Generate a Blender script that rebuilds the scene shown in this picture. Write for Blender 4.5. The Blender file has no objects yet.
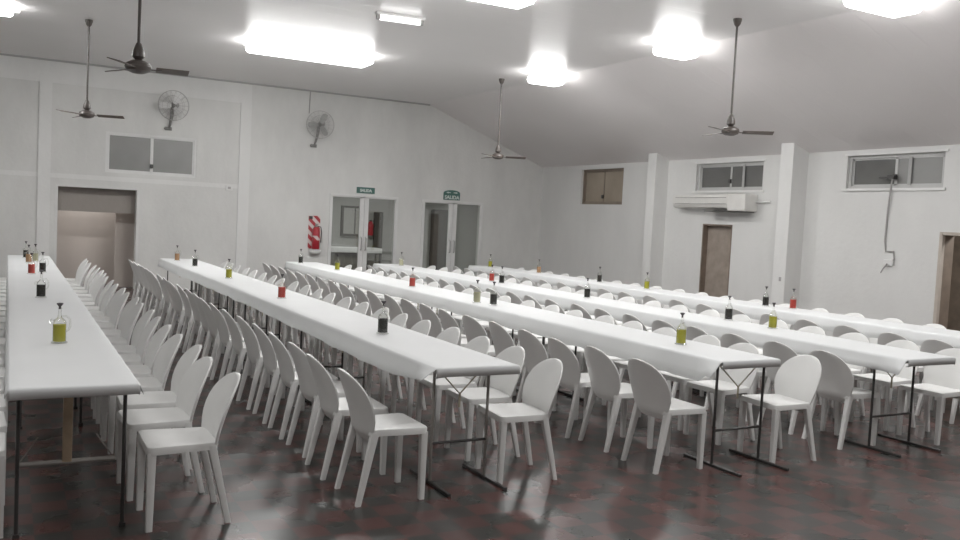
import bpy, bmesh, math, random
from mathutils import Vector, Matrix, noise as mnoise
R = math.radians
PI = math.pi
random.seed(7)
scene = bpy.context.scene
COL = scene.collection

# ------------------------------------------------------------------ room numbers (metres)
YB = 19.0            # inner face of the back wall
XR = 12.05           # inner face of the right wall
XL = -4.0            # inner face of the left wall
YF = -3.0            # inner face of the wall behind the camera
ZC = 4.46            # flat ceiling
XF = 8.77            # where the ceiling starts to slope
ZR = 3.2             # ceiling height at the right wall

# ------------------------------------------------------------------ materials
def new_mat(name):
    m = bpy.data.materials.new(name); m.use_nodes = True
    return m, m.node_tree.nodes, m.node_tree.links, m.node_tree.nodes['Principled BSDF']

def mat(name, col, rough=0.5, var=0.06, scale=6.0, metal=0.0, spec=0.5, bump=0.0, bscale=40.0):
    m, N, L, b = new_mat(name)
    tc = N.new('ShaderNodeTexCoord')
    nz = N.new('ShaderNodeTexNoise'); nz.inputs['Scale'].default_value = scale; nz.inputs['Detail'].default_value = 4
    L.new(tc.outputs['Object'], nz.inputs['Vector'])
    rp = N.new('ShaderNodeValToRGB')
    rp.color_ramp.elements[0].position = 0.3; rp.color_ramp.elements[1].position = 0.7
    rp.color_ramp.elements[0].color = (*[c * (1 - var) for c in col], 1)
    rp.color_ramp.elements[1].color = (*[min(1, c * (1 + var)) for c in col], 1)
    L.new(nz.outputs['Fac'], rp.inputs['Fac']); L.new(rp.outputs['Color'], b.inputs['Base Color'])
    b.inputs['Roughness'].default_value = rough; b.inputs['Metallic'].default_value = metal
    b.inputs['Specular IOR Level'].default_value = spec
    if bump:
        n2 = N.new('ShaderNodeTexNoise'); n2.inputs['Scale'].default_value = bscale
        L.new(tc.outputs['Object'], n2.inputs['Vector'])
        bp = N.new('ShaderNodeBump'); bp.inputs['Strength'].default_value = bump; bp.inputs['Distance'].default_value = 0.01
        L.new(n2.outputs['Fac'], bp.inputs['Height']); L.new(bp.outputs['Normal'], b.inputs['Normal'])
    return m

def wall_mat(name, col, dirt=0.12):
    m, N, L, b = new_mat(name)
    tc = N.new('ShaderNodeTexCoord')
    n1 = N.new('ShaderNodeTexNoise'); n1.inputs['Scale'].default_value = 0.9; n1.inputs['Detail'].default_value = 6; n1.inputs['Roughness'].default_value = 0.65
    mp = N.new('ShaderNodeMapping'); mp.inputs['Scale'].default_value = (1, 1, 0.45)
    L.new(tc.outputs['Object'], mp.inputs['Vector']); L.new(mp.outputs['Vector'], n1.inputs['Vector'])
    rp = N.new('ShaderNodeValToRGB')
    rp.color_ramp.elements[0].position = 0.28; rp.color_ramp.elements[1].position = 0.62
    rp.color_ramp.elements[0].color = (*[c * (1 - dirt) for c in col], 1)
    rp.color_ramp.elements[1].color = (*col, 1)
    L.new(n1.outputs['Fac'], rp.inputs['Fac']); L.new(rp.outputs['Color'], b.inputs['Base Color'])
    b.inputs['Roughness'].default_value = 0.75; b.inputs['Specular IOR Level'].default_value = 0.25
    n2 = N.new('ShaderNodeTexNoise'); n2.inputs['Scale'].default_value = 14; n2.inputs['Detail'].default_value = 5
    L.new(tc.outputs['Object'], n2.inputs['Vector'])
    bp = N.new('ShaderNodeBump'); bp.inputs['Strength'].default_value = 0.18; bp.inputs['Distance'].default_value = 0.02
    L.new(n2.outputs['Fac'], bp.inputs['Height']); L.new(bp.outputs['Normal'], b.inputs['Normal'])
    return m

def ceil_mat(name, col):
    """Glossy PVC boards; a narrow joint every 40 cm along Y."""
    m, N, L, b = new_mat(name)
    tc = N.new('ShaderNodeTexCoord'); sp = N.new('ShaderNodeSeparateXYZ')
    L.new(tc.outputs['Object'], sp.inputs[0])
    dv = N.new('ShaderNodeMath'); dv.operation = 'DIVIDE'; dv.inputs[1].default_value = 0.4
    L.new(sp.outputs['Y'], dv.inputs[0])
    fr = N.new('ShaderNodeMath'); fr.operation = 'FRACT'; L.new(dv.outputs[0], fr.inputs[0])
    s = N.new('ShaderNodeMath'); s.operation = 'SUBTRACT'; s.inputs[1].default_value = 0.5; L.new(fr.outputs[0], s.inputs[0])
    a = N.new('ShaderNodeMath'); a.operation = 'ABSOLUTE'; L.new(s.outputs[0], a.inputs[0])
    rp = N.new('ShaderNodeValToRGB')
    rp.color_ramp.elements[0].position = 0.44; rp.color_ramp.elements[1].position = 0.5
    rp.color_ramp.elements[0].color = (1, 1, 1, 1); rp.color_ramp.elements[1].color = (0, 0, 0, 1)
    L.new(a.outputs[0], rp.inputs['Fac'])
    bp = N.new('ShaderNodeBump'); bp.inputs['Strength'].default_value = 0.35; bp.inputs['Distance'].default_value = 0.006
    L.new(rp.outputs['Color'], bp.inputs['Height']); L.new(bp.outputs['Normal'], b.inputs['Normal'])
    nz = N.new('ShaderNodeTexNoise'); nz.inputs['Scale'].default_value = 0.35; nz.inputs['Detail'].default_value = 3
    L.new(tc.outputs['Object'], nz.inputs['Vector'])
    cr = N.new('ShaderNodeValToRGB')
    cr.color_ramp.elements[0].position = 0.35; cr.color_ramp.elements[1].position = 0.65
    cr.color_ramp.elements[0].color = (*[c * 0.95 for c in col], 1); cr.color_ramp.elements[1].color = (*col, 1)
    L.new(nz.outputs['Fac'], cr.inputs['Fac']); L.new(cr.outputs['Color'], b.inputs['Base Color'])
    b.inputs['Roughness'].default_value = 0.33; b.inputs['Specular IOR Level'].default_value = 0.45
    return m

def floor_mat(name):
    """Worn dark red and near-black chequered tiles under old wax."""
    m, N, L, b = new_mat(name)
    tc = N.new('ShaderNodeTexCoord')
    mp = N.new('ShaderNodeMapping'); mp.inputs['Location'].default_value = (0.03, 0.05, 0.05)
    L.new(tc.outputs['Object'], mp.inputs['Vector'])
    ck = N.new('ShaderNodeTexChecker'); ck.inputs['Scale'].default_value = 1 / 0.18
    ck.inputs['Color1'].default_value = (0.092, 0.036, 0.031, 1); ck.inputs['Color2'].default_value = (0.028, 0.032, 0.029, 1)
    L.new(mp.outputs['Vector'], ck.inputs['Vector'])
    n1 = N.new('ShaderNodeTexNoise'); n1.inputs['Scale'].default_value = 1.7; n1.inputs['Detail'].default_value = 5
    L.new(tc.outputs['Object'], n1.inputs['Vector'])
    n3 = N.new('ShaderNodeTexWhiteNoise'); n3.noise_dimensions = '2D'
    vs = N.new('ShaderNodeVectorMath'); vs.operation = 'SCALE'; vs.inputs['Scale'].default_value = 1 / 0.18
    fl = N.new('ShaderNodeVectorMath'); fl.operation = 'FLOOR'
    L.new(mp.outputs['Vector'], vs.inputs[0]); L.new(vs.outputs[0], fl.inputs[0]); L.new(fl.outputs[0], n3.inputs['Vector'])
    mx = N.new('ShaderNodeMix'); mx.data_type = 'RGBA'; mx.blend_type = 'MULTIPLY'; mx.inputs['Factor'].default_value = 0.25
    L.new(ck.outputs['Color'], mx.inputs['A']); L.new(n3.outputs['Value'], mx.inputs['B'])
    m2 = N.new('ShaderNodeMix'); m2.data_type = 'RGBA'; m2.inputs['B'].default_value = (0.052, 0.038, 0.035, 1)
    mr = N.new('ShaderNodeMapRange'); mr.inputs['From Min'].default_value = 0.35; mr.inputs['From Max'].default_value = 0.75
    mr.inputs['To Min'].default_value = 0.0; mr.inputs['To Max'].default_value = 0.4
    L.new(n1.outputs['Fac'], mr.inputs['Value']); L.new(mr.outputs[0], m2.inputs['Factor'])
    L.new(mx.outputs['Result'], m2.inputs['A']); L.new(m2.outputs['Result'], b.inputs['Base Color'])
    rr = N.new('ShaderNodeMapRange'); rr.inputs['From Min'].default_value = 0.3; rr.inputs['From Max'].default_value = 0.7
    rr.inputs['To Min'].default_value = 0.20; rr.inputs['To Max'].default_value = 0.38
    L.new(n1.outputs['Fac'], rr.inputs['Value']); L.new(rr.outputs[0], b.inputs['Roughness'])
    b.inputs['Specular IOR Level'].default_value = 0.32
    return m

def glass_mat(name, tint=(0.9, 0.92, 0.9), gloss=0.10, rough=0.03):
    m = bpy.data.materials.new(name); m.use_nodes = True
    N, L = m.node_tree.nodes, m.node_tree.links
    N.clear()
    o = N.new('ShaderNodeOutputMaterial'); t = N.new('ShaderNodeBsdfTransparent'); g = N.new('ShaderNodeBsdfGlossy')
    t.inputs['Color'].default_value = (*tint, 1); g.inputs['Roughness'].default_value = rough
    lw = N.new('ShaderNodeLayerWeight'); lw.inputs['Blend'].default_value = 0.25
    ad = N.new('ShaderNodeMath'); ad.operation = 'ADD'; ad.use_clamp = True; ad.inputs[1].default_value = gloss
    ml = N.new('ShaderNodeMath'); ml.operation = 'MULTIPLY'; ml.inputs[1].default_value = 0.5
    L.new(lw.outputs['Fresnel'], ml.inputs[0]); L.new(ml.outputs[0], ad.inputs[0])
    x = N.new('ShaderNodeMixShader'); L.new(ad.outputs[0], x.inputs['Fac']); L.new(t.outputs[0], x.inputs[1]); L.new(g.outputs[0], x.inputs[2])
    L.new(x.outputs[0], o.inputs['Surface'])
    return m

def emit_mat(name, col, strength):
    m, N, L, b = new_mat(name)
    b.inputs['Base Color'].default_value = (0.9, 0.9, 0.9, 1)
    b.inputs['Emission Color'].default_value = (*col, 1); b.inputs['Emission Strength'].default_value = strength
    return m

def stripe_mat(name):
    m, N, L, b = new_mat(name)
    tc = N.new('ShaderNodeTexCoord'); sp = N.new('ShaderNodeSeparateXYZ'); L.new(tc.outputs['Object'], sp.inputs[0])
    ad = N.new('ShaderNodeMath'); ad.operation = 'ADD'; L.new(sp.outputs['X'], ad.inputs[0]); L.new(sp.outputs['Z'], ad.inputs[1])
    dv = N.new('ShaderNodeMath'); dv.operation = 'DIVIDE'; dv.inputs[1].default_value = 0.2; L.new(ad.outputs[0], dv.inputs[0])
    fr = N.new('ShaderNodeMath'); fr.operation = 'FRACT'; L.new(dv.outputs[0], fr.inputs[0])
    gt = N.new('ShaderNodeMath'); gt.operation = 'GREATER_THAN'; gt.inputs[1].default_value = 0.5; L.new(fr.outputs[0], gt.inputs[0])
    mx = N.new('ShaderNodeMix'); mx.data_type = 'RGBA'
    mx.inputs['A'].default_value = (0.72, 0.62, 0.60, 1); mx.inputs['B'].default_value = (0.42, 0.03, 0.04, 1)
    L.new(gt.outputs[0], mx.inputs['Factor']); L.new(mx.outputs['Result'], b.inputs['Base Color'])
    b.inputs['Roughness'].default_value = 0.4
    return m

M = dict(
    wall=wall_mat('white_plaster', (0.735, 0.735, 0.715), 0.16), wallr=wall_mat('white_plaster_right', (0.745, 0.745, 0.73), 0.09),
    band=wall_mat('whiter_paint', (0.80, 0.80, 0.785), 0.11),
    ceil=ceil_mat('pvc_ceiling', (0.86, 0.84, 0.835)), ceils=ceil_mat('pvc_ceiling_slope', (0.86, 0.825, 0.82)), floor=floor_mat('chequer_floor'),
    plastic=mat('white_plastic', (0.80, 0.80, 0.785), 0.38, 0.03, 3), cloth=mat('white_table_paper', (0.70, 0.712, 0.715), 0.6, 0.02, 2, bump=0.05, bscale=9),
    board=mat('grey_board', (0.42, 0.42, 0.41), 0.5), dark=mat('dark_metal', (0.035, 0.033, 0.032), 0.45, 0.2),
    bar=mat('grey_metal_bar', (0.26, 0.24, 0.22), 0.45, 0.15), wood=mat('pale_wood', (0.34, 0.25, 0.17), 0.55, 0.2, 12),
    brace=mat('brass_wire', (0.50, 0.45, 0.33), 0.4, 0.1), fan=mat('fan_brown_metal', (0.075, 0.062, 0.055), 0.4, 0.15),
    blade=mat('fan_blade_brown', (0.11, 0.085, 0.07), 0.45, 0.15), chrome=mat('worn_steel', (0.33, 0.31, 0.29), 0.3, 0.1, metal=0.7),
    cage=mat('cage_wire', (0.42, 0.41, 0.40), 0.4, 0.1), fgrey2=mat('fan_mid_grey', (0.33, 0.33, 0.32), 0.45, 0.1), fgrey=mat('fan_grey', (0.20, 0.195, 0.185), 0.45, 0.1),
    alu=mat('white_aluminium', (0.74, 0.74, 0.73), 0.4, 0.03), walu=mat('dull_aluminium', (0.50, 0.50, 0.49), 0.4, 0.05), agrey=mat('grey_aluminium', (0.38, 0.38, 0.37), 0.4, 0.05),
    brown=mat('brown_frame', (0.20, 0.155, 0.12), 0.5, 0.15), night=mat('night_glass', (0.13, 0.13, 0.125), 0.12, 0.15, 1.2),
    frost=mat('grey_frosted_pane', (0.235, 0.235, 0.228), 0.35, 0.1, 1.5), amberp=mat('beige_pane', (0.34, 0.285, 0.22), 0.06, 0.2, 1.0),
    glass=glass_mat('clear_glass'), cruet=glass_mat('cruet_glass', (0.97, 0.975, 0.96), 0.03, 0.05),
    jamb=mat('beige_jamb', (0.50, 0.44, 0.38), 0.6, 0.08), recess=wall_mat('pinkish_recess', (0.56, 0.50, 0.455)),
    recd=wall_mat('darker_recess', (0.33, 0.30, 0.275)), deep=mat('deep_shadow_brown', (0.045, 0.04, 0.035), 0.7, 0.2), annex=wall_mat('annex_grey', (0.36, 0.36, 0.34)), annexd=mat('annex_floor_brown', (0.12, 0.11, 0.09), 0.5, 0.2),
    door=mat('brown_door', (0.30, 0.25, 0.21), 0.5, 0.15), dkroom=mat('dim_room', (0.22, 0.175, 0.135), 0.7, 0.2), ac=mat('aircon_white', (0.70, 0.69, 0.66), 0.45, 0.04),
    acd=mat('aircon_dark', (0.09, 0.085, 0.08), 0.5), yellow=mat('yellow_oil', (0.42, 0.40, 0.03), 0.25, 0.1), red=mat('red_sauce', (0.52, 0.055, 0.04), 0.3, 0.1),
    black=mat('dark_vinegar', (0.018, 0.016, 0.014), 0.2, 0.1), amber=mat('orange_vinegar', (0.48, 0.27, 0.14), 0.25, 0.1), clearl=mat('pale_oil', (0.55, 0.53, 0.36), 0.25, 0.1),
    stop=mat('dark_stopper', (0.045, 0.035, 0.04), 0.5, 0.1), sign=mat('exit_sign_green', (0.05, 0.135, 0.115), 0.4, 0.05), letter=mat('sign_white', (0.62, 0.70, 0.66), 0.4, 0.02),
    stripe=stripe_mat('red_white_stripes'), extred=mat('extinguisher_red', (0.36, 0.015, 0.025), 0.3, 0.08), rubber=mat('black_rubber', (0.02, 0.02, 0.02), 0.6),
    housing=mat('lamp_housing', (0.75, 0.75, 0.74), 0.4, 0.02), cable=mat('grey_cable', (0.36, 0.35, 0.34), 0.6, 0.05),
    lamp=emit_mat('lit_glare_body', (1.0, 0.995, 0.98), 21.0), lamps=emit_mat('lit_small_tube', (1.0, 0.99, 0.978), 4.5),
)

# ------------------------------------------------------------------ mesh helpers
def rot_to(d):
    return d.to_track_quat('Z', 'Y').to_matrix().to_4x4()

class MB:
    def __init__(s): s.bm = bmesh.new()
    def box(s, a, b, bev=0.0, seg=2):
        x0, y0, z0 = [min(p, q) for p, q in zip(a, b)]; x1, y1, z1 = [max(p, q) for p, q in zip(a, b)]
        r = bmesh.ops.create_cube(s.bm, size=1, matrix=Matrix.Translation(((x0 + x1) / 2, (y0 + y1) / 2, (z0 + z1) / 2)) @ Matrix.Diagonal((x1 - x0, y1 - y0, z1 - z0, 1)))
        if bev:
            es = list({e for v in r['verts'] for e in v.link_edges})
            bmesh.ops.bevel(s.bm, geom=es, offset=bev, segments=seg, profile=0.5, affect='EDGES')
        return s
    def tube(s, pts, r, n=8, cap=True):
        pts = [Vector(p) for p in pts]; rs = r if isinstance(r, (list, tuple)) else [r] * len(pts)
        rings = []
        up = None
        for i, p in enumerate(pts):
            d = (pts[min(i + 1, len(pts) - 1)] - pts[max(i - 1, 0)]).normalized()
            if up is None:
                up = d.orthogonal().normalized()
            up = (up - d * up.dot(d)).normalized(); sd = d.cross(up)
            rings.append([s.bm.verts.new(p + (up * math.cos(2 * PI * k / n) + sd * math.sin(2 * PI * k / n)) * rs[i]) for k in range(n)])
        for a, b in zip(rings, rings[1:]):
            for k in range(n): s.bm.faces.new((a[k], a[(k + 1) % n], b[(k + 1) % n], b[k]))
        if cap:
            s.bm.faces.new(rings[0][::-1]); s.bm.faces.new(rings[-1])
        return s
    def post(s, p0, p1, w0, w1, bev=0.005):
        """Square tapering post from p0 (size w0) to p1 (size w1); sides stay along X and Y."""
        vs = []
        for p, w in ((p0, w0), (p1, w1)):
            h = w / 2
            vs.append([s.bm.verts.new((p[0] + a * h, p[1] + b * h, p[2])) for a, b in ((-1, -1), (1, -1), (1, 1), (-1, 1))])
        a, b = vs
        fs = [s.bm.faces.new((a[k], a[(k + 1) % 4], b[(k + 1) % 4], b[k])) for k in range(4)]
        s.bm.faces.new(a[::-1]); s.bm.faces.new(b)
        es = [s.bm.edges.get((a[k], b[k])) for k in range(4)]
        if bev: bmesh.ops.bevel(s.bm, geom=es, offset=bev, segments=2, profile=0.5, affect='EDGES')
        return s
    def lathe(s, prof, n=20, c=(0, 0, 0)):
        rings = []
        for r, z in prof:
            rings.append([s.bm.verts.new((c[0] + r * math.cos(2 * PI * k / n), c[1] + r * math.sin(2 * PI * k / n), c[2] + z)) for k in range(n)])
        for a, b in zip(rings, rings[1:]):
            for k in range(n): s.bm.faces.new((a[k], a[(k + 1) % n], b[(k + 1) % n], b[k]))
        if prof[0][0] > 1e-6: s.bm.faces.new(rings[0][::-1])
        if prof[-1][0] > 1e-6: s.bm.faces.new(rings[-1])
        return s
    def prism(s, poly, axis, a, b):
        """Extrude a 2-D polygon along an axis ('X','Y','Z') from a to b."""
        def P(u, v, w):
            return {'X': (w, u, v), 'Y': (u, w, v), 'Z': (u, v, w)}[axis]
        A = [s.bm.verts.new(P(u, v, a)) for u, v in poly]; B = [s.bm.verts.new(P(u, v, b)) for u, v in poly]
        n = len(poly)
        s.bm.faces.new(A); s.bm.faces.new(B[::-1])
        for k in range(n): s.bm.faces.new((A[k], B[k], B[(k + 1) % n], A[(k + 1) % n]))
        return s
    def xf(s, mtx): bmesh.ops.transform(s.bm, matrix=mtx, verts=s.bm.verts); return s
    def build(s, name, material, parent=None, loc=(0, 0, 0), rz=0, smooth=False):
        bmesh.ops.recalc_face_normals(s.bm, faces=s.bm.faces)
        me = bpy.data.meshes.new(name); s.bm.to_mesh(me); s.bm.free()
        if smooth:
            for p in me.polygons: p.use_smooth = True
            if smooth != 'all':
                try: me.set_sharp_from_angle(angle=R(40))
                except Exception: pass
        me.materials.append(material)
        o = bpy.data.objects.new(name, me); COL.objects.link(o)
        o.location = loc; o.rotation_euler = (0, 0, rz)
        if parent: o.parent = parent
        return o

def thing(name, label, cat, loc=(0, 0, 0), rz=0, group=None):
    o = bpy.data.objects.new(name, None); COL.objects.link(o)
    o.empty_display_size = 0.1
    o.location = loc; o.rotation_euler = (0, 0, rz); o['label'] = label; o['category'] = cat
    if group: o['group'] = group
    return o
def tag(o, label, cat, group=None):
    o['label'] = label; o['category'] = cat
    if group: o['group'] = group
    return o
def struct(o, label=None, cat=None):
    o['kind'] = 'structure'
    if label: o['label'] = label
    if cat: o['category'] = cat
    return o
def dup(root, loc, rz, label, group=None):
    r = root.copy(); COL.objects.link(r); r.location = loc; r.rotation_euler = (0, 0, rz); r['label'] = label
    if group: r['group'] = group
    for ch in list(root.children):
        c = ch.copy(); COL.objects.link(c); c.parent = r
        for g in list(ch.children):
            d = g.copy(); COL.objects.link(d); d.parent = c
    return r
ORD = ['', 'first', 'second', 'third', 'fourth', 'fifth', 'sixth', 'seventh', 'eighth', 'ninth', 'tenth', 'eleventh', 'twelfth', 'thirteenth',
       'fourteenth', 'fifteenth', 'sixteenth', 'seventeenth', 'eighteenth', 'nineteenth', 'twentieth', 'twenty-first', 'twenty-second', 'twenty-third',
       'twenty-fourth', 'twenty-fifth', 'twenty-sixth', 'twenty-seventh']

# ------------------------------------------------------------------ setting: shell
T = 0.25
struct(MB().box((XL - T, YF - T, -0.2), (XR + T + 2.2, YB + 4.6, 0)).build('floor', M['floor']), 'dark red and black chequered tile floor with a worn shine', 'floor')

def wall_with_holes(u0, u1, z0, z1, holes):
    """Rectangles (u0,u1,z0,z1) that fill a wall around its openings."""
    us = sorted({u0, u1, *[h[0] for h in holes], *[h[1] for h in holes]}); out = []
    for a, b in zip(us, us[1:]):
        z = z0
        for h in sorted([h for h in holes if h[0] <= a and h[1] >= b], key=lambda h: h[2]):
            if h[2] > z: out.append((a, b, z, h[2]))
            z = h[3]
        if z < z1: out.append((a, b, z, z1))
    return out

OPEN_L = (0.86, 2.31, 0.0, 2.03)
E1 = (6.40, 8.07, 0.0, 2.22); E2 = (8.70, 10.35, 0.0, 2.21)
W1 = (1.70, 3.46, 2.36, 3.18)
m = MB()
for a, b, c, d in wall_with_holes(XL, XF, 0, ZC + 0.2, [OPEN_L, E1, (8.70, XF, 0, 2.21), W1]): m.box((a, YB, c), (b, YB + T, d))
for a, b, c, d in wall_with_holes(XF, XR + T, 0, 3.0, [(XF, 10.35, 0, 2.21)]): m.box((a, YB, c), (b, YB + T, d))
m.prism([(XF, 3.0), (XR + T, 3.0), (XR + T, ZR + 0.1), (XF, ZC + 0.2)], 'Y', YB, YB + T)
wb = struct(m.build('wall_back', M['wall']), 'tall off-white plastered gable wall at the far end', 'wall')

D1 = (12.22, 13.02, 0, 1.92); D2 = (5.6, 8.0, 0, 1.90)
WR = [(15.64, 17.26, 2.28, 3.10), (11.54, 13.30, 2.57, 3.10), (8.05, 9.74, 2.58, 3.11)]
m = MB()
for a, b, c, d in wall_with_holes(YF, YB + T, 0, ZR + 0.12, [D1, D2, *WR]): m.box((XR, a, c), (XR + T, b, d))
struct(m.build('wall_right', M['wallr']), 'long white plastered side wall with columns on the right', 'wall')
struct(MB().box((XL - T, YF, 0), (XL, YB + T, ZC + 0.2)).build('wall_left', M['annex']), 'unseen grey plastered side wall left of the camera', 'wall')  # unseen wall, greyed so faces turned left get less bounce light
struct(MB().box((XL - T, YF - T, 0), (XR + T, YF, ZC + 0.2)).build('wall_front', M['annex']), 'unseen grey plastered wall behind the camera', 'wall')  # unseen wall, greyed to darken faces turned to the camera
struct(MB().box((XL - T, YF - T, ZC), (XF, YB + T, ZC + 0.15)).build('ceiling', M['ceil']), 'flat glossy grey boarded ceiling', 'ceiling')
sx = (ZC - ZR) / (XR - XF)
struct(MB().prism([(XF, ZC), (XR + T, ZR - sx * T), (XR + T, ZR - sx * T + 0.15), (XF, ZC + 0.15)], 'Y', YF - T, YB + T).build('ceiling', M['ceils']), 'sloping grey boarded ceiling that falls to the right wall', 'ceiling')

# shallow pilasters, beam band and thin cornice on the back wall
struct(MB().box((4.34, YB - 0.035, 0), (4.57, YB + 0.01, 4.02)).build('pilaster_column', M['band']), 'pale pilaster strip between window and extinguisher', 'pilaster')
struct(MB().box((0.50, YB - 0.03, 0), (0.72, YB + 0.01, 4.02)).build('pilaster_column', M['band']), 'pale pilaster strip left of the open doorway', 'pilaster')
struct(MB().box((XL, YB - 0.012, 4.02), (4.57, YB + 0.01, ZC)).build('trim_1', M['band']), 'pale beam band under the ceiling on the left', 'trim')
struct(MB().box((XL, YB - 0.005, 2.19), (0.5, YB + 0.01, 2.28)).box((0.72, YB - 0.005, 2.19), (4.34, YB + 0.01, 2.28)).build('trim_2', M['band']), 'faint pale lintel band above the open doorway', 'trim')
struct(MB().box((XL, YB - 0.05, ZC - 0.035), (XF, YB - 0.031, ZC)).build('trim_3', M['agrey']), 'thin grey cornice where ceiling meets back wall', 'trim')

# columns on the right wall
for y0, y1, d, lab in ((10.54, 10.82, 0.37, 'white square column between the two right-hand windows'), (14.14, 14.40, 0.34, 'white square column left of the air conditioner')):
    zt = ZR + sx * d + 0.02
    struct(MB().box((XR - d, y0, 0), (XR + 0.02, y1, zt), 0.008).build('column', M['band']), lab, 'column')
tag(MB().box((XR - 0.375, 10.62, 0.98), (XR - 0.368, 10.67, 1.05)).box((XR - 0.38, 10.635, 1.0), (XR - 0.375, 10.655, 1.03)).build('wall_switch', M['cable']), 'small grey switch on the nearer white column', 'switch')

# ------------------------------------------------------------------ setting: recess behind the left opening
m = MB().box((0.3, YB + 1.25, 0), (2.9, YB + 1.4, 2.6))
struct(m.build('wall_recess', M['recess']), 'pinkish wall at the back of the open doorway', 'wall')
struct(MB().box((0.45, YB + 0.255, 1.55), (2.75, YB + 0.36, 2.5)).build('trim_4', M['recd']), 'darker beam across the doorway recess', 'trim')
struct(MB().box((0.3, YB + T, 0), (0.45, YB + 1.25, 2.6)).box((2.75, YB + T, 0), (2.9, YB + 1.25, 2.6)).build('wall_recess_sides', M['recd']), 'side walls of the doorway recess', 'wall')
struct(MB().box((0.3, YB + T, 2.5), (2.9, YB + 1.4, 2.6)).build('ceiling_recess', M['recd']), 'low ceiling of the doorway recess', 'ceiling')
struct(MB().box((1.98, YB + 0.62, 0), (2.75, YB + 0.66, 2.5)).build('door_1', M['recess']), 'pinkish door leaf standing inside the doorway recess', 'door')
struct(MB().box((OPEN_L[0] - 0.05, YB - 0.008, 0), (OPEN_L[0], YB + 0.02, 2.08)).box((OPEN_L[1], YB - 0.008, 0), (OPEN_L[1] + 0.05, YB + 0.02, 2.08)).box((OPEN_L[0], YB - 0.008, 2.03), (OPEN_L[1], YB + 0.02, 2.08)).build('trim_5', M['wallr']), 'pale surround of the open doorway', 'trim')

# ------------------------------------------------------------------ setting: annex behind the glazed exit doors
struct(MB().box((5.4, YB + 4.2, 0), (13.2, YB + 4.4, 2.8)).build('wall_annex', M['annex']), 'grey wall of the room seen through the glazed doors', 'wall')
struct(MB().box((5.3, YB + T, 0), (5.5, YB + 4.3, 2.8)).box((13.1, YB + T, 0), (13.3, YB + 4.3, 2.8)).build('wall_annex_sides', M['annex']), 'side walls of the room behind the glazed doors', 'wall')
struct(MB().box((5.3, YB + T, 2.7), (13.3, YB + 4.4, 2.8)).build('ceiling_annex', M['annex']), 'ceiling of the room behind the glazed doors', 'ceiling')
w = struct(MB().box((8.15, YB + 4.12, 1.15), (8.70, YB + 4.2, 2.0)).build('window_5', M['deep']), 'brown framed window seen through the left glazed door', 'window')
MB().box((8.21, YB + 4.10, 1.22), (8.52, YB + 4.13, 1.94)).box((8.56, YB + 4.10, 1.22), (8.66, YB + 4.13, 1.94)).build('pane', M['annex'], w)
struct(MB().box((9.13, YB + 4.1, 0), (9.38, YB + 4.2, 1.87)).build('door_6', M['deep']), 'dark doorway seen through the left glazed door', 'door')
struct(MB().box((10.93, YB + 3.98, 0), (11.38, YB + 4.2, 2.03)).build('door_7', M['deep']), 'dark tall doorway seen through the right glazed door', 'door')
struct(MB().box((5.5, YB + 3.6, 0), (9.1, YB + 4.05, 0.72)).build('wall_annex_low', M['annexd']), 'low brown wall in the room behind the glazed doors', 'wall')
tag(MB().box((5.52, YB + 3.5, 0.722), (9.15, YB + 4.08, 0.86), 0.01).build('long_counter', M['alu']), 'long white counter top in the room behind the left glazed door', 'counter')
t = thing('fire_extinguisher', 'small red extinguisher on the far wall, seen through the left glazed door', 'fire extinguisher', (9.0, YB + 4.09, 1.2))
MB().lathe([(0, 0), (0.075, 0), (0.085, 0.02), (0.085, 0.30), (0.05, 0.38), (0.025, 0.40), (0, 0.40)], 14).build('cylinder_body', M['extred'], t, smooth=True)
MB().box((-0.02, -0.05, 0.40), (0.02, 0.05, 0.43)).tube([(0, 0, 0.38), (0.06, -0.05, 0.42), (0.1, -0.05, 0.3)], 0.01, 6).build('valve_handle', M['rubber'], t)
t = thing('bench_seat', 'dark low bench standing in the room behind the left glazed door', 'bench', (8.35, YB + 1.5, 0))
MB().box((-0.35, -0.2, 0.44), (0.35, 0.2, 0.49), 0.01).build('seat', M['dark'], t)
for a in (-0.3, 0.3):
    for b in (-0.16, 0.16): MB().tube([(a, b, 0), (a, b, 0.44)], 0.014, 6).build('leg', M['dark'], t)
MB().tube([(-0.35, 0.2, 0.62), (0.35, 0.2, 0.62)], 0.014, 6).tube([(-0.3, 0.2, 0.45), (-0.3, 0.2, 0.62)], 0.01, 6).tube([(0.3, 0.2, 0.45), (0.3, 0.2, 0.62)], 0.01, 6).build('back_rail', M['dark'], t)

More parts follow.
